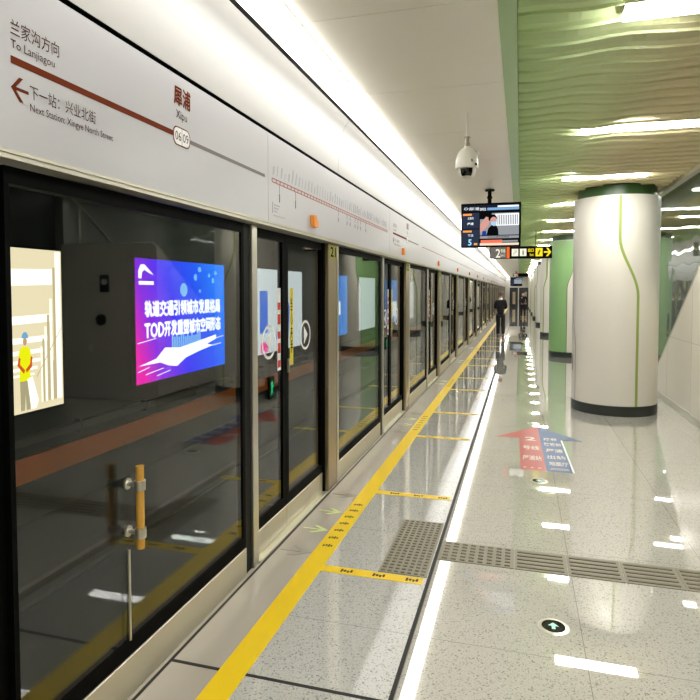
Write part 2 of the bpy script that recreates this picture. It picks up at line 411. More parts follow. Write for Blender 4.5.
# end wall with two dark glazed doors
mb = MB(); mb.box(-1.75, 4.3, Y1, Y1 + .2, 2.05, 3.6); mb.box(-1.75, -1.1, Y1, Y1 + .2, 0, 2.05); mb.box(0.9, 4.3, Y1, Y1 + .2, 0, 2.05); mb.box(-.26, -.14, Y1, Y1 + .2, 0, 2.05)
struct('wall_front', mb, 'wall_white')
M['door_dark'] = mat('dark_door_glass', (58, 62, 62), 0.15)
for k, (a, b) in enumerate(((-1.1, -.26), (-.14, .9))):
    d = struct('door_%d' % (k + 1), MB().box(a, b, Y1 + .05, Y1 + .1, 0, 2.05), 'door_dark')
    mb = MB(); mb.box(a, a + .07, Y1, Y1 + .05, 0, 2.05); mb.box(b - .07, b, Y1, Y1 + .05, 0, 2.05); mb.box(a + .07, b - .07, Y1, Y1 + .05, 1.98, 2.05)
    obj('door_frame', mb, 'blackmetal', d)
    obj('door_panel', MB().box(a + .3, b - .25, Y1 + .01, Y1 + .05, 0.3, 1.6), 'bronze', d)

# staircase behind the glass
st = thing('staircase', 'grey staircase climbing toward the camera behind the glass screen', 'staircase', (2.9, 11.2, 0))
mb = MB(); n = 14
for k in range(n):
    y1_ = 11.2 - k * .243; mb.box(2.215, 3.88, y1_ - .243, y1_, 0, 0.168 * (k + 1) - .0)
M['stairstone'] = mat('stair_stone', (170, 168, 156), 0.5, noise=.05)
obj('steps', mb, 'stairstone', st)
mb = MB(); mb.tube((3.8, 11.2, .95), (3.8, 7.9, .95 + 3.3 * .69), .025)
for k in range(4): y_ = 11.1 - k; mb.tube((3.8, y_, .168 * int((11.2 - y_) / .243 + 1)), (3.8, y_, .95 + (11.2 - y_) * .69), .015)
obj('handrail', mb, 'silver', st, True)
sg = thing('stair_glass_screen', 'tall clear glass screen above the sloping white stair side, right of the near column', 'glass screen', (SX, 9, 0))
mb = MB(); mb.prism([(7.80, zl(7.8) + .012), (10.98, zl(10.98) + .012), (10.98, 3.27), (7.80, 3.27)], lambda u, v, w_: (SX + .024 + w_, u, v), 0.012)
obj('glass_pane', mb, 'stairglass', sg)
mb = MB(); mb.prism([(7.79, zl(7.79) + .0005), (11.05, zl(11.05) + .0005), (11.05, zl(11.05) + .03), (7.79, zl(7.79) + .03)], lambda u, v, w_: (SX - .004 + w_, u, v), 0.02)
obj('edge_rail', mb, 'silver', sg)
# small fittings on the stair end wall (seen mirrored in the screen doors)
t = thing('notice_sign', 'small black square notice sign on the white stair end wall', 'sign', (3.08, 7.78, 1.7))
obj('plate', MB().box(3.0, 3.17, 7.77, 7.7795, 1.68, 1.95), 'black', t)
obj('icon', disc(MB(), fy(7.769), 3.085, 1.84, .05, .001), 'white', t)
tag(obj('wall_speaker', disc(MB(), fy(7.7795), 3.15, 1.25, .09, .03), 'wall_dark'), 'round grey wall speaker on the white stair end wall', 'speaker')
tag(obj('switch_box', MB().box(3.3, 3.38, 7.75, 7.7795, .74, .88, .004), 'white'), 'small white switch box low on the stair end wall', 'switch')

# ------------------------------------------------------------------ floor markings
tag(obj('yellow_line', MB().box(-1.28, -1.15, Y0, Y1, 0.0001, 0.002), 'yellow'), 'long solid yellow safety line running beside the screen doors', 'floor line')
P = 3.5
for k in range(0, 6):
    for j, yy in enumerate((3.37, 4.80)):
        y_ = yy + (P if k < 1 else 0) * 0 + 3.43 * k
        t = thing('yellow_cross_line', 'short yellow cross strip at the %s side of the %s doorway from the camera' % (('near', 'far')[j], ORD[k]), 'floor line', (-.85, y_, 0), 'yellow cross strips before the doorways')
        wd = .04
        obj('strip', MB().box(-1.149, -.53, y_ - wd, y_ + wd, 0.0002, 0.002), 'yellow', t)
        mb = MB()
        for q in range(3):
            xx = -1.03 + q * .2
            for r in range(4): mb.box(xx + r * .02, xx + r * .02 + .013, y_ - .02 + (r % 2) * .006, y_ + .018 - (r % 3) * .006, .0022, .0026)
            mb.box(xx, xx + .07, y_ - .003, y_ + .003, .0026, .0028)
        if k < 3: obj('lettering', mb, 'glyph', t)
mb = MB()
for k in range(5):
    for q in range(7):
        y_ = 3.66 + q * .13 + 3.43 * k
        for r in range(4): mb.box(-1.25 + r * .018, -1.25 + r * .018 + .011, y_ + (r % 2) * .008, y_ + .03 + (r % 3) * .006, .0022, .0026)
        mb.box(-1.25, -1.19, y_ + .016, y_ + .021, .0026, .0028)
tag(obj('line_lettering', mb, 'glyph'), 'small dark lettering printed on the long yellow safety line', 'lettering')
# arrows on the beige strip
def flat_arrow(name, label, cx, cy, s, m, group=None):
    mb = MB()
    sh = [(-.16, .012), (-.16, -.012), (.02, -.012), (.02, .012)]
    a1 = [(.10, 0), (-.02, .085), (-.075, .085), (.03, 0)]
    a2 = [(.10, 0), (.03, 0), (-.075, -.085), (-.02, -.085)]
    for pts in (sh, a1, a2): mb.prism([(cx + u * s, cy + v * s) for u, v in pts], fz(.0003), .0012 if pts is not sh else .0016)
    o = obj(name, mb, m); tag(o, label, 'floor arrow', group); return fixn(o)
for k in range(5):
    f = 3.43 * k; d_ = ORD[k]
    flat_arrow('arrow_marking', 'pale green exit arrow on beige tiles, far one of the pair at the %s doorway' % d_, -1.365, 4.27 + f, 0.72, M['pale_green'], 'pale green arrows at the doorways')
    flat_arrow('arrow_marking', 'pale green exit arrow on beige tiles, near one of the pair at the %s doorway' % d_, -1.365, 3.92 + f, 0.72, M['pale_green'], 'pale green arrows at the doorways')
    if k < 2:
        flat_arrow('worn_arrow_marking', 'worn grey arrow on beige tiles just before the pale green arrows of the %s doorway' % d_, -1.37, 3.55 + f, 0.8, M['faded'], 'worn grey arrows')
        flat_arrow('worn_arrow_marking', 'worn grey arrow on beige tiles just past the pale green arrows of the %s doorway' % d_, -1.37, 4.66 + f, 0.8, M['faded'], 'worn grey arrows')
# tactile paving
t = thing('tactile_pad', 'rectangular khaki tactile pad of short raised bars before the first doorway', 'tactile paving', (-.66, 3.8, 0))
obj('base', MB().box(-.81, -.515, 3.42, 4.27, .0002, .004), 'tactile', t)
mb = MB()
for i in range(7):
    for j in range(20):
        mb.box(-.795 + i * .040, -.795 + i * .040 + .024, 3.435 + j * .042, 3.435 + j * .042 + .014, .004, .008)
obj('raised_bars', mb, 'bump', t)
t = thing('tactile_strip', 'khaki tactile guide strip crossing the granite floor to the right', 'tactile paving', (.8, 3.82, 0))
mb = MB(); mbb = MB()
mb.box(-.485, -.02, 3.68, 3.965, .0002, .004)
for i in range(8):
    for j in range(6): mbb.box(-.46 + i * .055, -.46 + i * .055 + .032, 3.70 + j * .046, 3.70 + j * .046 + .014, .004, .008)
x = -.015
while x < 3.9:
    mb.box(x, x + .31, 3.68, 3.965, .0002, .004)
    for j in range(5): mbb.box(x + .015, x + .29, 3.705 + j * .052, 3.705 + j * .052 + .02, .004, .008)
    x += .315
obj('base', mb, 'tactile', t); obj('raised_bars', mbb, 'bump', t)
# inlaid guide lights
for k in range(12):
    y_ = 3.09 + 2.39 * k
    t = thing('floor_guide_light', 'round black floor light with green arrow, %s from the camera' % ORD[k], 'floor light', (.18, y_, 0), 'round guide lights inlaid in the floor')
    mb = MB(); mb.lathe(.18, y_, [(.078, .0002), (.078, .002), (.062, .005), (.058, .005), (.058, .0002)], 28); obj('rim', mb, 'silver', t, True)
    mb = MB(); mb.lathe(.18, y_, [(.057, .003), (.057, .0055)], 28); obj('lens', mb, 'cam_dark', t)
    mb = MB(); pts = [(-.009, -.028), (.009, -.028), (.009, 0), (.026, 0), (0, .03), (-.026, 0), (-.009, 0)]
    mb.prism([(.18 + u, y_ + v) for u, v in pts], fz(.0056), .0008)
    if k == 0: M['garrow'] = pr('green_lit_arrow', (190, 245, 210), 1.1)
    obj('arrow', mb, 'garrow', t)
# big red and blue arrow sticker
t = thing('floor_arrow_sticker', 'large red and blue arrow sticker on the floor left of the near column', 'floor sticker', (.23, 6.8, 0))
mb = MB(); mb.prism([(.02, 5.80), (.255, 5.80), (.225, 7.70), (-.25, 7.06), (.005, 7.06)], fz(.0003), .0015); obj('red_half', mb, 'red', t)
mb = MB(); mb.prism([(.255, 5.80), (.49, 5.80), (.455, 7.06), (.69, 7.06), (.225, 7.70)], fz(.0003), .0015); obj('blue_half', mb, 'blue', t)
mb = MB()
for s_, a, b, c, d in (('2', .07, .19, 6.95, 7.12), ('号线', .045, .215, 6.55, 6.72), ('犀浦站', .04, .225, 6.14, 6.32), ('P  &  R', .05, .22, 5.86, 5.90)):
    text_mb(mb, s_, fz(.0018), a, b, c, d, .02, .0003)
for s_, a, b, c, d in (('换乘', .27, .42, 7.0, 7.12), ('快铁站', .27, .45, 6.76, 6.9), ('犀浦', .28, .45, 6.5, 6.64), ('出站', .285, .46, 6.24, 6.38), ('地面厅', .29, .47, 6.0, 6.14)):
    text_mb(mb, s_, fz(.0018), a, b, c, d, .02, .0003)
mb.prism(rect(.30, .46, 5.90, 5.915), fz(.0018), .0004); mb.prism(rect(.29, .47, 5.86, 5.872), fz(.0018), .0004)
obj('lettering', mb, 'sticker_text', t)
obj('white_edge', MB().prism([(.492, 5.80), (.51, 5.80), (.475, 7.05), (.457, 7.05)], fz(.0003), .001), 'white', t)

# ------------------------------------------------------------------ lamps
def strip_lamp(y0, y1, k):
    t = thing('linear_lamp', 'white linear lamp segment above the screen doors, %s' % ('overhead behind the camera' if k < 2 else ORD[k - 2] + ' in the row from the camera'), 'ceiling lamp', (-1.23, (y0 + y1) / 2, 3.12), 'linear lamps along the screen doors')
    obj('diffuser', MB().box(-1.309, -1.148, y0 + .004, y1 - .004, 3.075, 3.12), 'lamp_strip', t)
    obj('housing', MB().box(-1.314, -1.143, y0, y1, 3.12, 3.20), 'ceil_white', t)
y_ = Y0; k = 0
while y_ < Y1 - .5:
    strip_lamp(y_, min(Y1, y_ + 2.4), k); y_ += 2.4; k += 1
for k in range(-2, 26):
    yc = 3.345 + 2.315 * k
    t = thing('ceiling_lamp', 'white crosswise lamp in the green baffle ceiling, %s' % ('behind the camera' if k < 0 else ORD[k] + ' row from the camera'), 'ceiling lamp', (.98, yc, 3.12), 'crosswise lamps in the baffle ceiling')
    obj('diffuser', MB().box(.50, 1.465, yc - .08, yc + .08, 3.108, 3.127), 'lamp_cross', t)
    obj('housing', MB().box(.49, 1.475, yc - .085, yc + .085, 3.127, 3.137), 'ceil_white', t)
for k in range(1, 5):
    yc = 3.345 + 2.315 * k
    t = thing('ceiling_lamp', 'white crosswise lamp over the staircase side on the right, %s row from the camera' % (ORD[k - 1]), 'ceiling lamp', (3.1, yc, 3.26), 'crosswise lamps over the staircase bay')
    obj('diffuser', MB().box(2.55, 3.6, yc - .085, yc + .085, 3.255, 3.27), 'lamp_bay', t)
    obj('housing', MB().box(2.54, 3.61, yc - .09, yc + .09, 3.27, 3.28), 'ceil_white', t)

# ------------------------------------------------------------------ columns
CX = 1.30; R = .565
def sc(z, z0, z1):    # smooth step from 0 at z0 (low) to 1 at z1 (high)
    q = max(0, min(1, (z - z0) / (z1 - z0))); return q * q * (3 - 2 * q)
zs = [0.14 + (2.98 - .14) * i / 40 for i in range(41)]
def column(cy, k):
    where = ['cream round column with a winding olive stripe, nearest to the camera', 'column with green cladding, just behind the nearest cream column',
             'third round column from the camera, just behind the green clad one', 'fourth round column from the camera', 'fifth round column from the camera',
             'sixth round column from the camera', 'seventh round column from the camera', 'eighth and farthest round column'][k]
    t = thing('platform_column', where, 'column', (CX, cy, 0), 'round platform columns')
    mb = MB(); mb.lathe(CX, cy, [(R, .14), (R, 2.99)], 64); obj('cladding', mb, 'col_white', t, True)
    mb = MB(); mb.lathe(CX, cy, [(R + .004, 0), (R + .006, .135), (R - .01, .14)], 64); obj('plinth', mb, 'plinth', t, True)
    mb = MB(); mb.lathe(CX, cy, [(R - .05, 2.99), (R - .05, 3.2)], 48); obj('cap', mb, 'cap_green', t, True)
    if k == 0:
        c = lambda z: -3 + 25 * (1 - sc(z, 1.62, 2.42))
        mb = MB(); mb.patch(CX, cy, R, zs, lambda z: (c(z) - 1.9, c(z) + 1.9), .003, 2); obj('stripe', mb, 'col_stripe', t, True)
        c2 = lambda z: -82 + 12 * (1 - sc(z, .9, 1.45)) if True else 0
        mb = MB(); mb.patch(CX, cy, R, zs, lambda z: (c2(z) - .5, c2(z) + .5), .003, 2); obj('groove', mb, 'plinth', t, True)
        mb = MB(); mb.patch(CX, cy, R, [.55, .78], lambda z: (-84, -80), .006, 2); obj('access_plate', mb, 'plinth', t)
    else:
        hi, lo = (-3, -17) if k % 2 else (20, 4)
        c = lambda z: lo + (hi - lo) * sc(z, 1.75, 2.3)
        if k == 1:
            mb = MB(); mb.patch(CX, cy, R, zs, lambda z: (-125, c(z)), .003, 16); obj('green_cladding', mb, 'col_green', t, True)
        else:
            mb = MB(); mb.patch(CX, cy, R, zs, lambda z: (c(z) - 62, c(z) - 56), .003, 3); obj('stripe', mb, 'col_stripe', t, True)
        mb = MB(); mb.patch(CX, cy, R, zs, lambda z: (c(z) - .6, c(z) + .6), .004, 2); obj('groove', mb, 'plinth', t, True)
for k in range(8): column(9.17 + 7.25 * k, k)

# ------------------------------------------------------------------ screen doors
XP = -1.545
ex = thing('fixed_glass_panel', '', 'glass panel', (-1.58, 2.33, 0), 'fixed glass panels of the platform screen')
mb = MB(); a, b = 1.488, 3.155
mb.box(-1.600, -1.558, a, b, .17, .235); mb.box(-1.600, -1.558, a, b, 2.04, 2.095); mb.box(-1.600, -1.558, a, a + .02, .235, 2.04); mb.box(-1.600, -1.558, b - .03, b, .235, 2.04)
obj('frame', mb, 'black', ex)
obj('glass', MB().box(-1.575, -1.565, a + .02, b - .03, .235, 2.04), 'glass', ex)
obj('kick_plate', MB().box(-1.60, -1.552, a, b, .004, .168, .003), 'kick', ex)
jb = thing('door_jamb', '', 'post', (-1.58, 3.24, 0), 'silver door jambs of the platform screen')
obj('post', MB().box(-1.62, -1.548, 3.245, 3.32, .0, 2.098, .004), 'silver', jb)
obj('recess', MB().box(-1.62, -1.565, 3.16, 3.245, .0, 2.098), 'blackmetal', jb)
def leaf(a, b, side):
    t = thing('sliding_door_leaf', '', 'sliding door', (-1.63, (a + b) / 2, 0), 'sliding door leaves of the platform screen')
    mb = MB(); x0, x1 = -1.63, -1.592
    s0, s1 = (.012, .05) if side == 0 else (.05, .012)
    mb.box(x0, x1, a, b, .17, .235); mb.box(x0, x1, a, b, 2.04, 2.095); mb.box(x0, x1, a, a + s0, .235, 2.04); mb.box(x0, x1, b - s1, b, .235, 2.04)
    obj('frame', mb, 'black', t)
    obj('glass', MB().box(-1.612, -1.602, a + s0, b - s1, .235, 2.04), 'glass', t)
    obj('kick_plate', MB().box(-1.63, -1.588, a, b, .012, .168, .003), 'kick', t)
    G = fx(-1.601)
    if side == 0:
        s = obj('warning_sticker', MB().prism(rect(b - .125, b - .065, 1.15, 1.72), G, .0005), 'white', t)
        mb = MB()
        for q in range(5): mb.prism(rect(b - .12, b - .07, 1.17 + q * .1, 1.17 + q * .1 + (.07 if q % 2 else .05)), G, .001)
        obj('red_print', mb, 'red_print', s)
        mb = MB(); ring(mb, G, a + .28, 1.36, .115, .095, .001); mb.prism([(a + .23, 1.36), (a + .31, 1.43), (a + .31, 1.29)], G, .001); obj('arrow_ring_sticker', mb, 'white', t)
        mb = MB().box(-1.6015, -1.585, a + .25, a + .33, .98, 1.13, .003); s = obj('emergency_latch', mb, 'black', t)
        obj('running_man_icon', MB().prism([(a + .265, 1.0), (a + .28, 1.05), (a + .27, 1.09), (a + .30, 1.1), (a + .315, 1.06), (a + .295, 1.05), (a + .31, 1.0), (a + .29, 1.03)], fx(-1.5845), .0006), 'icon_green', s)
    else:
        s = obj('warning_sticker', MB().prism(rect(a + .10, a + .165, 1.16, 1.72), G, .0005), 'yel_print', t)
        mb = MB(); text_mb(mb, '当\n心\n夹\n手', G, a + .112, a + .153, 1.25, 1.65, .01, .001); obj('lettering', mb, 'black', s)
        mb = MB(); ring(mb, G, a + .42, 1.36, .115, .095, .001); mb.prism([(a + .47, 1.36), (a + .39, 1.43), (a + .39, 1.29)], G, .001); obj('arrow_ring_sticker', mb, 'white', t)
        obj('pull_grip', MB().box(-1.592, -1.575, a + .015, a + .035, 1.12, 1.22, .003), 'silver', t)
    return t
M['red_print'] = mat('red_print', (206, 60, 48), .5); M['yel_print'] = mat('yellow_print', (226, 208, 50), .5); M['icon_green'] = pr('green_lit_icon', (40, 190, 110), .8)
lf = [leaf(3.325, 3.87, 0), leaf(3.875, 4.665, 1)]
pt = thing('door_post', '', 'post', (-1.58, 4.82, 0), 'bronze steel posts of the platform screen')
obj('post', MB().box(-1.62, XP, 4.70, 4.93, 0, 2.098, .006), 'bronze', pt)
obj('edge_strip', MB().box(-1.62, -1.542, 4.935, 4.985, 0, 2.098, .003), 'silver', pt)
obj('black_reveal', MB().box(-1.67, -1.575, 4.67, 4.70, 0, 2.098), 'black', pt)
sill = thing('door_sill', '', 'door sill', (-1.6, 3.95, 0), 'steel sills under the sliding doors')
obj('plate', MB().box(-1.72, -1.54, 3.325, 4.665, .0005, .010, .002), 'kick', sill)
NM = 17
def named(i, kind): return kind % ORD[i]
for k in range(0, NM):
    off = (0, P * k, 0)
    first = (k == 0)
    g = lambda root: root if first else dup(root, off)
    def put(root, label):
        o = g(root); o['label'] = label; return o
    nm = 'nearest' if k < 1 else ORD[k]
    beh = ' behind the camera' if k < 0 else ''
    if k >= 0:
        put(ex, 'wide fixed glass panel with black frame, %s along the platform screen%s' % (ORD[k], ', gold handle on it' if k == 0 else ''))
        put(jb, 'silver steel jamb at the near side of the %s doorway' % ORD[k])
        put(lf[0], 'near glass leaf with red and white sticker, closing the %s doorway' % ORD[k])
        put(lf[1], 'far glass leaf with yellow strip sticker, closing the %s doorway' % ORD[k])
        put(sill, 'thin steel sill under the sliding doors of the %s doorway' % ORD[k])
    put(pt, 'bronze steel post past the %s doorway, number plate on top' % ORD[k])
p2 = thing('door_post', 'black steel post at the left edge, before the first glass panel', 'post', (-1.6, 1.3, 0))
obj('post', MB().box(-1.66, -1.58, .9, 1.484, 0, 2.098), 'black', p2)
# number plates (each with its own number)
posts = sorted([o for o in COL.objects if o.name.startswith('door_post') and o.location.y > 4], key=lambda o: o.location.y)
for k, o in enumerate(posts[:8]):
    y_ = o.location.y
    pl = obj('number_plate', MB().box(-1.5445, -1.541, y_ - .10, y_ + .10, 1.975, 2.09), 'plate', o)
    mb = MB(); text_mb(mb, str(21 + k), fx(-1.5405), y_ - .075, y_ + .075, 1.99, 2.075, .02, .0005); obj('number', mb, 'black', pl)
# golden emergency handle on the first fixed panel
hd = obj('push_handle', MB().tube((-1.50, 2.07, .635), (-1.50, 2.07, .98), .017, n=16), 'gold', ex, True)
for z in (.70, .90):
    mb = MB(); mb.tube((-1.50, 2.07, z - .02), (-1.50, 2.07, z + .02), .023, n=16); mb.tube((-1.563, 2.07, z), (-1.51, 2.07, z), .010)
    mb.tube((-1.564, 2.07, z), (-1.556, 2.07, z), .024)
    obj('handle_bracket', mb, 'silver', hd, True)
obj('lock_rod', MB().tube((-1.558, 2.07, .235), (-1.558, 2.07, .62), .006), 'silver', ex, True)

# header fascia panels
def header(a, b, k, kind):
    lab = {'station': 'pale grey header panel with brown and grey line diagram, ', 'map': 'pale grey header panel carrying the long route map, ', 'plain': 'plain pale grey header panel with a thin line, '}[kind]
    t = thing('header_panel', lab + ORD[k] + ' above the screen doors', 'header panel', (-1.5, (a + b) / 2, 2.1), 'header panels above the screen doors')
    obj('fascia', MB().box(-1.60, -1.50, a + .0015, b - .0015, 2.13, 2.675, .002), 'fascia', t)
    mb = MB(); mb.box(-1.60, -1.488, a, b, 2.10, 2.112); mb.box(-1.60, -1.496, a, b, 2.112, 2.118); mb.box(-1.60, -1.490, a, b, 2.118, 2.13)
    obj('lower_trim', mb, 'trim_beige', t)
    return t
H = fx(-1.5)
def station(t, o, full=True):
    obj('brown_line', MB().prism(rect(1.47 + o, 2.345 + o, 2.395, 2.418), H, .001), 'brown', t)
    obj('grey_line', MB().prism(rect(2.485 + o, 3.33 + o, 2.39, 2.408), H, .001), 'grey_bar', t)
    mb = MB()
    def rr(x0, x1, z0, z1, r):
        pts = []
        for cx_, cz_, a0 in ((x1 - r, z1 - r, 0), (x0 + r, z1 - r, 90), (x0 + r, z0 + r, 180), (x1 - r, z0 + r, 270)):
            for i in range(5): q = math.radians(a0 + i * 22.5); pts.append((cx_ + r * math.cos(q), cz_ + r * math.sin(q)))
        return pts
    bd = obj('station_badge', mb.prism(rr(2.345 + o, 2.485 + o, 2.36, 2.445, .03), H, .001), 'brown', t)
    obj('badge_face', MB().prism(rr(2.351 + o, 2.479 + o, 2.365, 2.440, .026), H, .0016), 'white', bd)
    if not full: return
    mb = MB()
    text_mb(mb, '06', H, 2.36 + o, 2.408 + o, 2.382, 2.423, 0, .002); text_mb(mb, '09', H, 2.422 + o, 2.47 + o, 2.382, 2.423, 0, .002)
    mb.prism(rect(2.414 + o, 2.416 + o, 2.366, 2.439), H, .002)
    obj('badge_number', mb, 'text', bd)
    mb = MB()
    text_mb(mb, '兰家沟方向', H, 1.47 + o, 1.668 + o, 2.482, 2.53, 0, .001)
    text_mb(mb, 'To Lanjiagou', H, 1.47 + o, 1.647 + o, 2.434, 2.468, 0, .001)
    text_mb(mb, '下一站：兴业北街', H, 1.54 + o, 1.842 + o, 2.308, 2.353, 0, .001)
    text_mb(mb, 'Next Station: Xingye North Street', H, 1.54 + o, 1.935 + o, 2.262, 2.294, 0, .001)
    text_mb(mb, 'Xipu', H, 2.37 + o, 2.46 + o, 2.47, 2.52, 0, .001)
    obj('lettering', mb, 'text', t)
    mb = MB(); text_mb(mb, '犀浦', H, 2.355 + o, 2.49 + o, 2.54, 2.625, 0, .001, .0022); obj('station_name', mb, 'brown', t)
    mb = MB()
    mb.prism([(1.475 + o, 2.318), (1.535 + o, 2.318), (1.535 + o, 2.328), (1.475 + o, 2.328)], H, .001)
    mb.prism([(1.468 + o, 2.323), (1.50 + o, 2.36), (1.514 + o, 2.36), (1.482 + o, 2.323)], H, .0012)
    mb.prism([(1.468 + o, 2.323), (1.482 + o, 2.323), (1.514 + o, 2.286), (1.50 + o, 2.286)], H, .0012)
    fixn(obj('direction_arrow', mb, 'brown', t))
def routemap(t, a, b):
    mb = MB(); mb.prism(rect(a, b, 2.403, 2.409), H, .001); mb.prism(rect(a, b, 2.381, 2.387), H, .001)
    n = 52
    for i in range(n + 1):
        y = a + (b - a) * i / n; mb.prism(rect(y - .005, y + .005, 2.387, 2.403), H, .001)
    obj('route_line', mb, 'red_map', t)
    mb = MB(); rnd = random.Random(3)
    for i in range(n):
        y = a + .01 + (b - a) * i / n; l = rnd.uniform(.04, .085)
        q = 0
        while q < l: mb.prism([(y + q * .25, 2.43 + q), (y + q * .25 + .008, 2.43 + q), (y + q * .25 + .011, 2.43 + q + .010), (y + q * .25 + .003, 2.43 + q + .010)], H, .001); q += .014
        if rnd.random() < .6: mb.prism([(y + .016, 2.432), (y + .0175, 2.432), (y + .017 + l * .25, 2.432 + l), (y + .0155 + l * .25, 2.432 + l)], H, .001)
    obj('station_names', mb, 'faint', t)
    mb = MB()
    for f in (.035, .12, .42, .5, .53, .58, .61, .64, .70):
        y = a + (b - a) * f; mb.prism(rect(y, y + .003, 2.34 if f > .2 else 2.33, 2.383), H, .001); mb.prism(rect(y - .004, y + .007, 2.29 if f > .2 else 2.27, 2.325), H, .001)
    obj('transfer_marks', mb, 'navy_print', t)
    mb = MB()
    for r in range(3): mb.prism(rect(a + .03, a + .12 - .02 * r, 2.24 - r * .02, 2.248 - r * .02), H, .001)
    mb.prism(rect(a, a + .01, 2.19, 2.26), H, .001); mb.prism(rect(a + .02, a + .2, 2.175, 2.18), H, .001)
    obj('legend', mb, 'faint', t)
M['red_map'] = mat('red_map_line', (170, 76, 58), .5)
segs = [(1.05, 3.38, 'station'), (3.38, 6.88, 'map'), (6.88, 9.21, 'station')]
y_ = 9.21; i = 0
while y_ < Y1:
    d_ = 3.5 if i % 2 == 0 else 2.33; segs.append((y_, min(Y1, y_ + d_), 'plain')); y_ += d_; i += 1
segs.insert(0, (-2.5, 1.05, 'plain'))
for k, (a, b, kd) in enumerate(segs):
    t = header(a, b, min(max(k - 1, 0), 29), kd)
    if k == 0: t['label'] = 'plain pale grey header panel out of view behind the camera'
    if kd == 'station': station(t, 0 if k == 1 else 5.62, True)
    elif kd == 'map': routemap(t, a + .06, b - .12)
    else: obj('thin_line', MB().prism(rect(a + .1, b - .1, 2.388, 2.40), H, .001), 'grey_bar' if k % 2 else 'red_map', t)
struct('wall_header_backing', MB().box(-1.75, -1.61, Y0, Y1, 2.10, 2.69), 'black')
for k in range(14):
    y_ = 4.19 + P * k
    t = thing('door_indicator', 'small orange door indicator on the header over the %s doorway' % ORD[k], 'indicator', (-1.48, y_, 2.18), 'orange indicators over the doorways')
    obj('body', MB().prism([(y_ - .045, 2.175), (y_ + .045, 2.175), (y_ + .045, 2.225), (y_ + .015, 2.235), (y_ + .005, 2.262), (y_ - .045, 2.262)], fx(-1.4985), .03), 'stk_orange', t)
    obj('fold', MB().prism([(y_ + .006, 2.262), (y_ + .016, 2.236), (y_ + .045, 2.226), (y_ + .045, 2.24)], fx(-1.4985), .02), 'white', t)

# ------------------------------------------------------------------ across the track
for r_, xx in (('near', -2.9), ('far', -4.35)):
    mb = MB(); mb.box(xx - .07, xx + .07, Y0, Y1, -1.2, -1.185); mb.box(xx - .01, xx + .01, Y0, Y1, -1.185, -1.07); mb.box(xx - .036, xx + .036, Y0, Y1, -1.07, -1.03)
    tag(obj('rail', mb, 'rail'), '%s steel rail in the dark trackbed beyond the screen doors' % r_, 'rail')
tag(obj('wall_band', MB().box(-5.899, -5.86, Y0, Y1, -.68, -.37), 'orange'), 'long orange band on the tunnel wall below the light boxes', 'wall band')
t = thing('cable_conduit', 'grey conduit running along the tunnel wall above the orange band', 'conduit', (-5.85, 10, -.15))
obj('conduit', MB().box(-5.89, -5.80, Y0, Y1, -.20, -.10), 'conduit' if 'conduit' in M else 'rail', t)
mb = MB()
for k in range(20): mb.box(-5.899, -5.79, k * 1.5 + .7, k * 1.5 + .74, -.24, -.06)
obj('bracket', mb, 'blackmetal', t)
LBX = -5.80
def lightbox(y0, label, face):
    y1 = y0 + 2.93
    t = thing('advertising_light_box', label, 'light box', (LBX, (y0 + y1) / 2, .2), 'advertising light boxes on the tunnel wall')
    mb = MB(); mb.box(-5.899, LBX - .004, y0, y1, .19, 2.24)
    obj('casing', mb, 'blackmetal', t)
    f = obj('poster', MB().prism(rect(y0 + .02, y1 - .02, .21, 2.22), fx(LBX - .004), .003), face, t)
    return t, f
# 1 : worker in a bright corridor
M['p_cream'] = pr('poster_cream', (238, 220, 186), 1.1); M['p_white'] = pr('poster_white', (255, 250, 232), 1.45)
M['p_tan'] = pr('poster_tan', (205, 184, 146), 1); M['p_yellow'] = pr('poster_yellow', (240, 236, 20), 1.1); M['p_blue'] = pr('poster_blue', (120, 176, 220), 1)
M['p_red'] = pr('poster_orange_red', (220, 92, 40), 1); M['p_skin'] = pr('poster_skin', (214, 160, 120), 1); M['p_grey'] = pr('poster_khaki', (190, 176, 140), .9)
M['p_brown'] = pr('poster_brown', (110, 84, 50), .7); M['p_dark'] = pr('poster_shade', (150, 134, 100), .75)
t, f = lightbox(3.50, 'bright light box with a worker in yellow vest in a white corridor, far left', M['p_cream'])
F = fx(LBX - .0005)
mb = MB()
for (a, b, z0, z1, sk) in ((5.2, 6.25, 1.78, 1.98, .03), (5.2, 6.24, 1.31, 1.41, .03), (5.2, 6.17, 1.07, 1.14, .02), (5.2, 6.09, .93, .98, .02), (5.2, 6.03, .82, .86, .015), (5.2, 5.98, .73, .765, .01), (5.2, 5.93, .66, .685, .01)):
    mb.prism([(a, z0 - sk), (b, z0), (b, z1), (a, z1 - sk)], F, .0005)
for (a, b, z1) in ((6.30, 6.385, 2.2), (6.20, 6.235, 1.6), (6.11, 6.14, 1.25), (6.04, 6.065, 1.0)): mb.prism(rect(a, b, .3, z1), F, .0004)
obj('corridor_lights', mb, 'p_white', f)
mb = MB()
for (a, b, z0, z1) in ((6.26, 6.30, .3, 2.0), (6.24, 6.30, .3, .8), (6.15, 6.19, .3, 1.4), (6.07, 6.10, .3, 1.1)): mb.prism(rect(a, b, z0, z1), F, .0006)
mb.prism([(5.97, .62), (6.40, 1.22), (6.40, 1.24), (5.97, .64)], F, .0008)
obj('corridor_shadows', mb, 'p_tan', f)
wk = obj('worker_vest', MB().prism([(5.70, .60), (5.87, .60), (5.865, .78), (5.885, .93), (5.865, .99), (5.82, 1.03), (5.795, 1.015), (5.77, 1.03), (5.715, .99), (5.695, .93), (5.715, .78)], F, .001), 'p_yellow', f)
obj('worker_face', disc(MB(), F, 5.795, 1.085, .03, .0009, sv=1.7), 'p_skin', f)
obj('worker_helmet', MB().prism([(5.745, 1.125), (5.85, 1.12), (5.84, 1.165), (5.82, 1.195), (5.785, 1.20), (5.755, 1.17)], F, .0012), 'p_blue', f)
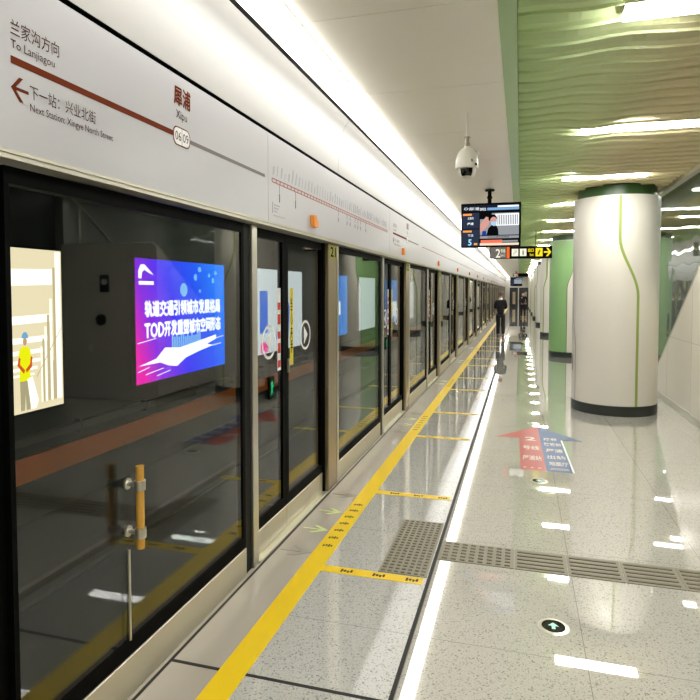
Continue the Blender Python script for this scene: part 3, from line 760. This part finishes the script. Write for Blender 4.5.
mb = MB(); mb.prism([(5.675, .80), (5.70, .90), (5.725, .88), (5.715, .81), (5.79, .73), (5.77, .69)], F, .0014); mb.prism([(5.88, .90), (5.905, .88), (5.895, .76), (5.81, .70), (5.80, .74), (5.865, .80)], F, .0014)
obj('worker_gloves', mb, 'p_red', f)
mb = MB(); mb.prism([(5.715, .24), (5.775, .24), (5.79, .45), (5.80, .24), (5.86, .24), (5.87, .60), (5.71, .60)], F, .0009); obj('worker_trousers', mb, 'p_grey', f)
mb = MB(); mb.prism([(5.82, .62), (5.90, .64), (5.99, .34), (5.95, .24), (5.87, .24)], F, .0013); obj('white_board', mb, 'p_white', f)
# 2 : blue and purple advert
M['ad'] = grad_x('advert_purple_to_blue', [(0, (225, 0, 165)), (.16, (130, 0, 215)), (.42, (30, 20, 235)), (.75, (0, 80, 240)), (1, (0, 120, 250))], None, -1.4, 1.4, .9, .5, axis=1)
# slanted print: magenta in the lower left corner
nt = M['ad'].node_tree
sx = [n for n in nt.nodes if n.type == 'SEPXYZ'][0]; mr = [n for n in nt.nodes if n.type == 'MAP_RANGE'][0]
ad_ = N(nt, 'ShaderNodeMath', operation='MULTIPLY_ADD'); ad_.inputs[1].default_value = .42; nt.links.new(sx.outputs[2], ad_.inputs[0]); nt.links.new(sx.outputs[1], ad_.inputs[2])
nt.links.new(ad_.outputs[0], mr.inputs[0]); mr.inputs[1].default_value = -1.2; mr.inputs[2].default_value = 1.9
t, f = lightbox(7.94, 'glowing purple and blue light box with two lines of white lettering', M['ad'])
M['adw'] = pr('advert_white', (250, 252, 255), 1.15); M['adc'] = pr('advert_pale_cyan', (120, 190, 250), 1.0); M['adp'] = pr('advert_soft_violet', (80, 110, 235), 1.0)
mb = MB(); text_mb(mb, '轨道交通引领城市发展格局', F, 8.20, 10.66, 1.28, 1.54, 0, .001, .013); text_mb(mb, 'TOD', F, 8.19, 8.72, .94, 1.17, 0, .001, .013); text_mb(mb, '开发重塑城市空间形态', F, 8.74, 10.68, .93, 1.19, 0, .001, .013)
obj('lettering', mb, 'adw', f)
mb = MB()
mb.prism([(8.04, 1.90), (8.04, 2.02), (8.10, 2.12), (8.20, 2.13), (8.32, 2.05), (8.45, 1.96), (8.30, 2.00), (8.20, 2.04), (8.14, 2.0), (8.12, 1.90)], F, .001)
mb.prism(rect(8.05, 8.45, 1.80, 1.86), F, .001)
obj('logo', mb, 'adw', f)
mb = MB()
mb.prism([(8.02, .50), (8.5, .58), (8.75, .74), (9.2, .70), (10.5, .84), (10.5, .76), (10.15, .68), (10.4, .64), (9.9, .58), (9.4, .50), (9.1, .38), (8.85, .42), (8.6, .50)], F, .001)
for (a, b, z) in ((8.0, 8.5, .86), (8.0, 8.3, .40), (8.2, 8.7, .34), (8.5, 8.9, .28), (9.6, 10.7, .60), (10.2, 10.8, .74)): mb.prism([(a, z), (b, z + .05), (b, z + .062), (a, z + .012)], F, .0008)
obj('light_streak', mb, 'adw', f)
mb = MB()
for q in range(14):
    a = 8.95 + q * .07; h_ = .22 + .14 * random.random(); mb.prism(rect(a, a + .05, .66, .66 + h_), F, .0006)
for (yy, zz, rr_) in ((9.9, 2.1, .05), (10.5, 2.05, .04), (10.25, 2.0, .035), (10.4, 1.9, .05), (9.75, 1.95, .06), (9.35, 1.72, .12), (9.9, 1.7, .03)): disc(mb, F, yy, zz, rr_, .0006)
obj('city_skyline', mb, 'adc', f)
# 3.. farther boxes
M['lb_white'] = pr('light_box_pale', (206, 214, 220), .95); M['lb_blue'] = pr('light_box_blue', (40, 130, 225), 1.0); M['p_pink'] = pr('poster_pink', (235, 60, 150), 1); M['p_blue2'] = pr('poster_royal_blue', (36, 100, 210), 1)
t, f = lightbox(12.40, 'pale light box with a figure in blue seen through the first doorway', M['lb_white'])
obj('blue_panel', MB().prism(rect(12.55, 13.0, .7, 1.7), F, .001), 'p_blue2', f)
mb = MB(); disc(mb, F, 13.95, 1.85, .16, .001, sv=1.3); obj('printed_face', mb, 'p_skin', f)
obj('printed_blue_coat', MB().prism([(13.5, .5), (14.3, .45), (14.4, 1.3), (14.15, 1.6), (13.75, 1.55), (13.65, 1.2)], F, .001), 'p_blue2', f)
obj('pink_square', MB().prism(rect(12.6, 13.0, .24, .48), F, .001), 'p_pink', f)
t, f = lightbox(16.85, 'blue light box past the pale one on the tunnel wall', M['lb_blue'])
obj('white_print', MB().prism(rect(18.6, 18.95, .9, 1.35), F, .001), 'adw', f)
t, f = lightbox(21.3, 'plain white light box beyond the blue one on the tunnel wall', M['lb_white'])
t, f = lightbox(25.75, 'farther blue and white light box on the tunnel wall', M['lb_blue'])
obj('white_print', MB().prism(rect(26.2, 28.6, .5, 1.2), F, .001), 'adw', f)
t, f = lightbox(30.2, 'farthest light box visible on the tunnel wall', M['lb_white'])

# ------------------------------------------------------------------ hanging things
# dome camera
cx, cy = -.445, 5.1
t = thing('dome_camera', 'white dome security camera hanging from the ceiling on a thin pole', 'security camera', (cx, cy, 2.64))
mb = MB(); mb.tube((cx, cy, 2.98), (cx, cy, 3.2), .006); obj('cable', mb, 'cam_white', t)
mb = MB(); mb.lathe(cx, cy, [(.024, 2.985), (.024, 2.995), (.017, 2.993), (.017, 2.945), (.024, 2.945), (.024, 2.90)], 20); obj('pole', mb, 'pole_metal', t, True)
mb = MB(); mb.lathe(cx, cy, [(.088, 2.725), (.096, 2.732), (.097, 2.76), (.093, 2.80), (.083, 2.84), (.066, 2.875), (.045, 2.895), (.028, 2.90), (.026, 2.915)], 36); obj('housing', mb, 'cam_white', t, True)
mb = MB(); mb.tube((cx + .06, cy, 2.84), (cx + .095, cy - .01, 2.855), .018, .014); obj('side_knob', mb, 'cam_white', t, True)
mb = MB(); mb.lathe(cx, cy, [(.02, 2.645), (.05, 2.655), (.066, 2.68), (.074, 2.725)], 32); obj('lens_dome', mb, 'cam_white', t, True)
mb = MB(); zc = [2.662, 2.68, 2.70, 2.724]; rr_ = [.054, .0665, .0712, .0745]
rows = []
for z, r in zip(zc, rr_):
    for i in range(13): a = math.radians(-42 + 84 * i / 12); mb.v.append((cx + (r + .0015) * math.sin(a), cy - (r + .0015) * math.cos(a), z))
mb.f = [(k * 13 + i, k * 13 + i + 1, (k + 1) * 13 + i + 1, (k + 1) * 13 + i) for k in range(3) for i in range(12)]
obj('lens_window', mb, 'cam_dark', t, True)
mb = MB(); mb.box(cx + .04, cx + .052, cy - .092, cy - .082, 2.785, 2.79); mb.box(cx + .04, cx + .058, cy - .093, cy - .083, 2.772, 2.776); mb.box(cx + .072, cx + .086, cy - .068, cy - .055, 2.742, 2.762); obj('printed_mark', mb, 'black', t)
t.location = (-.42, 4.82, 2.588); t.scale = (.945, .945, .945)

M['s_navy'] = pr('screen_navy', (44, 54, 72), .9); M['s_navy2'] = pr('screen_dark_navy', (26, 32, 44), .9); M['s_orange'] = pr('screen_orange', (240, 150, 70), 1.1)
M['s_white'] = pr('screen_white', (240, 244, 248), 1.1); M['s_blue'] = pr('screen_sky_blue', (120, 164, 206), 1.0); M['s_grey'] = pr('screen_grey', (150, 154, 158), .9)
M['s_black'] = pr('screen_black', (14, 14, 16), .8); M['s_skin'] = pr('screen_skin', (206, 150, 140), 1); M['s_red'] = pr('screen_red', (228, 110, 84), 1.1); M['s_cream'] = pr('screen_cream', (240, 214, 190), 1)
M['s_mask'] = pr('screen_mask_blue', (170, 196, 224), 1.0); M['s_dblue'] = pr('screen_royal_blue', (30, 60, 150), 1); M['s_cyan'] = pr('screen_digit_cyan', (150, 210, 245), 1.2)
def display(cx_, Y, detail, label, dz=0.0):
    x0, x1, z0, z1 = cx_ - .43, cx_ + .43, 2.35 + dz, 3.0 + dz
    t = thing('hanging_display', label, 'screen', (cx_, Y, 2.35 + dz), None)
    obj('casing', MB().box(x0, x1, Y, Y + .09, z0, z1, .008), 'black', t)
    mb = MB(); mb.tube((cx_ - .02, Y + .05, z1), (cx_ - .02, Y + .05, 3.199 if detail else 3.119), .028, n=16); mb.tube((cx_ - .02, Y + .05, 3.07), (cx_ - .02, Y + .05, 3.10), .038, n=16); mb.tube((cx_ - .02, Y + .05, 3.18 if detail else 3.10), (cx_ - .02, Y + .05, 3.199 if detail else 3.119), .07, n=16); obj('ceiling_pole', mb, 'black', t, True)
    S_ = fy(Y)
    s = obj('screen', MB().prism(rect(x0 + .015, x1 - .015, z0 + .015, z1 - .015), S_, .001), 's_black', t)
    U = lambda a: x0 + .015 + a * .83
    V = lambda b: z1 - .015 - b * .62
    def R_(name, m, a, b, c, d, h=.002): return obj(name, MB().prism(rect(U(a), U(b), V(d), V(c)), S_, h), m, s)
    R_('left_column', 's_navy', 0, .30, .20, 1.0); R_('left_column_divider', 's_navy2', 0, .30, .57, .60, .003)
    R_('picture', 's_grey', .315, .985, .22, .74); R_('title_bar', 's_navy2', 0, .985, .02, .17); R_('title_stripe', 's_blue', .44, .985, .09, .15, .003)
    if not detail: return t
    mb = MB(); text_mb(mb, '犀浦', S_, U(.12), U(.30), V(.14), V(.07), 0, .003); text_mb(mb, '2022', S_, U(.31), U(.42), V(.15), V(.09), .02, .003)
    ring(mb, S_, U(.07), V(.10), .03, .022, .003, 20, .6); mb.prism(rect(U(.62), U(.98), V(.085), V(.045)), S_, .003)
    obj('title_lettering', mb, 's_white', s)
    R_('orange_label', 's_orange', .015, .17, .22, .265, .003); R_('orange_label', 's_orange', .015, .17, .62, .665, .003); R_('orange_badge', 's_orange', .21, .27, .925, .97, .003)
    mb = MB(); text_mb(mb, '兰家沟', S_, U(.10), U(.20), V(.36), V(.30), .01, .003); text_mb(mb, '犀浦', S_, U(.09), U(.20), V(.49), V(.43), .02, .003); text_mb(mb, '下次', S_, U(.10), U(.20), V(.77), V(.71), .01, .003)
    obj('column_lettering', mb, 's_white', s)
    mb = MB(); text_mb(mb, '5', S_, U(.11), U(.17), V(.98), V(.83), .02, .003); obj('digit', mb, 's_cyan', s)
    # picture: newsreader in a white mask before a bright fence
    mb = MB()
    for q in range(12): mb.prism(rect(U(.62 + q * .03), U(.632 + q * .03), V(.50), V(.27)), S_, .003)
    obj('picture_railings', mb, 's_black', s)
    R_('picture_sky', 's_white', .58, .985, .24, .52, .0025)
    R_('picture_shade', 's_black', .315, .52, .22, .36, .003); R_('picture_road', 's_grey', .58, .985, .55, .74, .003)
    obj('picture_arm', MB().prism([(U(.315), V(.48)), (U(.42), V(.30)), (U(.50), V(.34)), (U(.46), V(.52)), (U(.33), V(.68)), (U(.315), V(.66))], S_, .0035), 's_skin', s)
    obj('picture_coat', MB().prism([(U(.43), V(.74)), (U(.46), V(.58)), (U(.52), V(.50)), (U(.60), V(.52)), (U(.63), V(.60)), (U(.64), V(.74))], S_, .004), 's_black', s)
    obj('picture_jacket_stripes', MB().prism([(U(.35), V(.74)), (U(.36), V(.64)), (U(.42), V(.64)), (U(.43), V(.74))], S_, .004), 's_dblue', s)
    obj('picture_hair', disc(MB(), S_, U(.535), V(.345), .062, .0042, sv=.9), 's_black', s)
    obj('picture_face', disc(MB(), S_, U(.55), V(.40), .048, .0046, sv=1.15), 's_skin', s)
    obj('picture_mask', MB().prism([(U(.50), V(.42)), (U(.605), V(.42)), (U(.60), V(.50)), (U(.56), V(.53)), (U(.51), V(.50))], S_, .0052), 's_mask', s)
    R_('caption_bar', 's_grey', .315, .985, .76, .82, .003); R_('red_ticker', 's_red', .33, .70, .855, .93, .004); R_('cream_ticker', 's_cream', .315, .985, .93, .985, .003); R_('grey_ticker', 's_grey', .70, .97, .87, .91, .0035)
    mb = MB(); text_mb(mb, '地铁运营信息播报', S_, U(.45), U(.82), V(.81), V(.77), 0, .004)
    obj('caption_lettering', mb, 's_navy2', s)
    return t
t = display(-.435, 9.0, True, 'black hanging display showing a masked person, left of the green ceiling')
t.location = (-.411, 8.505, 2.314); t.scale = (.945, .945, .945)
display(-.30, 45.0, False, 'small distant hanging display far down the platform', -.30)
def hang_sign(x0, x1, z0, z1, Y, detail, label):
    t = thing('hanging_sign', label, 'sign', ((x0 + x1) / 2, Y, z0))
    obj('board', MB().box(x0, x1, Y, Y + .08, z0, z1, .006), 'black', t)
    for xx in (x0 + .35, x1 - .36): obj('suspension_rod', MB().tube((xx, Y + .04, z1), (xx, Y + .04, 3.24), .009), 'blackmetal', t)
    S_ = fy(Y); w_ = x1 - x0; h_ = z1 - z0
    U = lambda a: x0 + a * w_; V = lambda b: z0 + b * h_
    obj('grey_field', MB().prism(rect(U(.01), U(.265), V(.04), V(.96)), S_, .001), 'sg_grey', t)
    mb = MB(); text_mb(mb, '2', S_, U(.10), U(.175), V(.1), V(.82), .01, .002); text_mb(mb, '号线', S_, U(.18), U(.255), V(.5), V(.8), .01, .002); text_mb(mb, 'Line 2', S_, U(.18), U(.255), V(.2), V(.42), 0, .002)
    obj('line_lettering', mb, 'sg_white', t)
    obj('orange_bar', MB().prism(rect(U(.275), U(.325), V(.03), V(.97)), S_, .001), 'sg_orange', t)
    if not detail: return t
    for a in (.36, .49):
        b_ = obj('white_icon_box', MB().prism(rect(U(a), U(a + .105), V(.2), V(.8)), S_, .001), 'sg_white', t)
        mb = MB(); mb.prism([(U(a + .02), V(.3)), (U(a + .085), V(.6)), (U(a + .085), V(.68)), (U(a + .02), V(.38))], S_, .0016) if a < .4 else mb.prism(rect(U(a + .04), U(a + .065), V(.3), V(.6)), S_, .0016)
        disc(mb, S_, U(a + .052), V(.68), .012, .0016); obj('pictogram', mb, 'faded', b_)
    mb = MB(); text_mb(mb, '出口', S_, U(.62), U(.71), V(.52), V(.82), .02, .002); text_mb(mb, 'Exit', S_, U(.65), U(.71), V(.2), V(.4), .01, .002); obj('exit_lettering', mb, 'sg_yellow', t)
    b_ = obj('yellow_icon_box', MB().prism(rect(U(.74), U(.85), V(.16), V(.84)), S_, .001), 'sg_yellow', t)
    obj('pictogram', MB().prism([(U(.77), V(.3)), (U(.80), V(.3)), (U(.80), V(.45)), (U(.82), V(.6)), (U(.80), V(.7)), (U(.78), V(.5))], S_, .0016), 'sg_dark', b_)
    mb = MB(); mb.prism([(U(.87), V(.44)), (U(.95), V(.44)), (U(.95), V(.56)), (U(.87), V(.56))], S_, .001)
    mb.prism([(U(.905), V(.84)), (U(.935), V(.84)), (U(.985), V(.5)), (U(.95), V(.5))], S_, .0012); mb.prism([(U(.905), V(.16)), (U(.95), V(.5)), (U(.985), V(.5)), (U(.935), V(.16))], S_, .0012)
    obj('yellow_arrow', mb, 'sg_yellow', t)
    return t
M['sg_grey'] = pr('sign_grey', (120, 112, 104), .8); M['sg_white'] = pr('sign_white', (238, 236, 214), 1.0); M['sg_orange'] = pr('sign_orange', (226, 104, 50), 1.0)
M['sg_yellow'] = pr('sign_yellow', (250, 220, 40), 1.0); M['sg_dark'] = mat('sign_dark_print', (60, 50, 10), .5)
hang_sign(-.71, .69, 2.456, 2.74, 14.36, True, 'black hanging direction sign with yellow arrow below and behind the display')
hang_sign(-.55, .55, 2.72, 2.98, 44.6, False, 'small distant black hanging direction sign far down the platform')

# ------------------------------------------------------------------ people
def skin_mesh(name, pts, edges, m, parent, root=0, sub=2):
    me = bpy.data.meshes.new(name); base = wloc(parent)
    me.from_pydata([tuple(Vector(p[:3])) for p in pts], edges, []); me.update()
    o = bpy.data.objects.new(name, me); COL.objects.link(o)
    md = o.modifiers.new('skin', 'SKIN'); md.branch_smoothing = .3
    for i, p in enumerate(pts):
        r = p[3] if len(p) == 5 or len(p) == 4 else .05
        me.skin_vertices[0].data[i].radius = (r, p[4] if len(p) == 5 else r); me.skin_vertices[0].data[i].use_root = (i == root)
    s = o.modifiers.new('sub', 'SUBSURF'); s.levels = sub; s.render_levels = sub
    bpy.context.view_layer.update()
    ev = o.evaluated_get(bpy.context.evaluated_depsgraph_get()); nm = bpy.data.meshes.new_from_object(ev)
    bpy.data.objects.remove(o); nm.name = name; nm.materials.clear(); nm.materials.append(M[m])
    for p in nm.polygons: p.use_smooth = True
    q = bpy.data.objects.new(name, nm); COL.objects.link(q); q.parent = parent
    return q
def person(label, loc, faceaway, stride, arms, maskc=None):
    """figure built facing +Y (away) then turned; local space, feet on z = 0"""
    t = thing('person', label, 'person', loc)
    t.rotation_euler = (0, 0, 0 if faceaway else PI)
    s = stride; t.scale = (.96, .96, .96)
    hipL, hipR = (-.09, 0, .90), (.09, 0, .90)
    kL, kR = (-.095, .06 * s + .02, .48), (.095, -.02 * s + .02, .48)
    aL, aR = (-.10, .14 * s, .09), (.10, -.16 * s, .09 + .03 * s)
    if arms == 'front':
        eL, hL = (-.205, .02, 1.12), (-.07, .24, 1.12); eR, hR = (.205, .02, 1.12), (.07, .24, 1.14)
    else:
        eL, hL = (-.25, -.03, 1.10), (-.10, .16, .98); eR, hR = (.25, -.03, 1.10), (.10, .16, .96)
    V = [(0, 0, .93, .125, .10), (0, 0, 1.12, .115, .085), (0, -.005, 1.32, .145, .10), (0, 0, 1.44, .07, .07), (0, .01, 1.50, .05, .05), (0, .03, 1.57, .072, .085), (0, .03, 1.655, .070, .082),
         hipL + (.085,), kL + (.055,), aL + (.036,), (aL[0] - .02, aL[1] + .13, .04, .03), hipR + (.085,), kR + (.055,), aR + (.036,), (aR[0] + .02, aR[1] + .13, .04, .03),
         (-.17, 0, 1.40, .055), eL + (.040,), hL + (.026,), (.17, 0, 1.40, .055), eR + (.040,), hR + (.026,)]
    E_ = [(0, 1), (1, 2), (2, 3), (3, 4), (4, 5), (5, 6), (0, 7), (7, 8), (8, 9), (9, 10), (0, 11), (11, 12), (12, 13), (13, 14), (2, 15), (15, 16), (16, 17), (2, 18), (18, 19), (19, 20)]
    def hand(h, e, sd):
        b = V.index(next(v for v in V if v[:3] == h)); hv = Vector(h); d = (hv - Vector(e)).normalized(); up = Vector((0, 0, 1)); sdv = d.cross(up).normalized() * sd
        pm = len(V); pc = hv + d * .06; V.append(tuple(pc) + (.022,)); E_.append((b, pm))
        for q, (off, ln) in enumerate(((-.024, .065), (-.008, .075), (.008, .072), (.024, .058))):
            i = len(V); V.append(tuple(pc + up * off + d * .045) + (.008,)); V.append(tuple(pc + up * off + d * (.02 + ln) - sdv * .02) + (.007,)); E_.append((pm, i)); E_.append((i, i + 1))
        i = len(V); V.append(tuple(hv + d * .03 + up * .035) + (.009,)); V.append(tuple(hv + d * .065 + up * .05) + (.008,)); E_.append((b, i)); E_.append((i, i + 1))
    hand(hL, eL, 1); hand(hR, eR, -1)
    skin_mesh('body', V, E_, 'skin', t, 0, 1)
    # face details, ears, hair
    mb = MB()
    mb.add([(-.012, .115, 1.58), (.012, .115, 1.58), (0, .14, 1.585), (0, .11, 1.63)], [(0, 1, 2), (0, 2, 3), (1, 3, 2), (0, 3, 1)])
    for sx_ in (-1, 1): mb.box(sx_ * .075 - .008, sx_ * .075 + .008, .01, .045, 1.58, 1.64, .006)
    q = obj('nose_and_ears', MB(), 'skin'); bpy.data.objects.remove(q)
    def loc_obj(name, mb_, m, smooth=True):
        me = bpy.data.meshes.new(name); me.from_pydata(mb_.v, [], mb_.f); me.materials.append(M[m])
        if smooth:
            for p in me.polygons: p.use_smooth = True
        o = bpy.data.objects.new(name, me); COL.objects.link(o); o.parent = t; return o
    loc_obj('ears', mb, 'skin', False)
    mb = MB()
    for sx_ in (-1, 1): mb.box(sx_ * .03 - .012, sx_ * .03 + .012, .108, .118, 1.622, 1.632)
    loc_obj('eyes', mb, 'black', False)
    mb = MB()
    for k in range(7):
        ph = math.radians(90 - 75 * k / 6 * 1.15)
        for i in range(20):
            a = 2 * PI * i / 20; back = -math.sin(a)  # +1 towards the back
            drop = .0 if k < 3 else (.02 * (k - 2) * max(0, back)) - .012 * (k - 2) * max(0, -back) * -1 * -.6
            mb.v.append((.083 * math.cos(ph) * math.cos(a), .025 + .098 * math.cos(ph) * math.sin(a), 1.655 + .09 * math.sin(ph) - (drop if k >= 3 else 0)))
    mb.f = [(k * 20 + i, k * 20 + (i + 1) % 20, (k + 1) * 20 + (i + 1) % 20, (k + 1) * 20 + i) for k in range(6) for i in range(20)]
    loc_obj('hair' if faceaway else 'cap', mb, 'hair' if faceaway else 'cloth')
    if not faceaway:
        mb = MB(); mb.box(-.055, .055, .105, .122, 1.54, 1.60, .01); loc_obj('face_mask', mb, 'white', False)
        mb = MB(); mb.box(.05, .11, .125, .135, 1.30, 1.36, .002); loc_obj('chest_badge', mb, 'white', False)
    else:
        mb = MB(); mb.lathe(0, .0, [(.078, 1.445), (.066, 1.50), (.060, 1.505)], 18, False, False); loc_obj('collar', mb, 'white')
    # jacket
    J = [(0, 0, .93, .145, .12), (0, 0, 1.12, .135, .11), (0, -.005, 1.33, .145, .115), (0, 0, 1.43, .08, .08), (-.16, 0, 1.39, .07), tuple(eL) + (.052,), tuple(Vector(eL).lerp(Vector(hL), .88)) + (.045,),
         (.16, 0, 1.39, .07), tuple(eR) + (.052,), tuple(Vector(eR).lerp(Vector(hR), .88)) + (.045,), (0, 0, .74, .15, .125)]
    skin_mesh('jacket', J, [(0, 1), (1, 2), (2, 3), (2, 4), (4, 5), (5, 6), (2, 7), (7, 8), (8, 9), (0, 10)], 'cloth', t, 0, 2)
    T = [(0, 0, .93, .13, .11), (hipL[0], 0, .84, .10), kL + (.078,), (aL[0], aL[1], .09, .062), (hipR[0], 0, .84, .10), kR + (.078,), (aR[0], aR[1], .09 + .03 * s, .062)]
    skin_mesh('trousers', T, [(0, 1), (1, 2), (2, 3), (0, 4), (4, 5), (5, 6)], 'cloth2', t, 0, 2)
    for (ax, ay) in ((aL[0], aL[1]), (aR[0], aR[1])):
        mb = MB(); mb.box(ax - .048, ax + .048, ay - .07, ay + .19, .0, .085, .03); loc_obj('shoe', mb, 'shoe')
    return t
person('man in black coat walking away from the camera along the screen doors', (-.69, 22.4, 0), True, 1.0, 'front')
person('person in black uniform, cap and white mask standing far down the platform', (.17, 38.6, 0), False, 0.2, 'low')

bpy.data.objects.remove(_to); bpy.data.curves.remove(_tc)
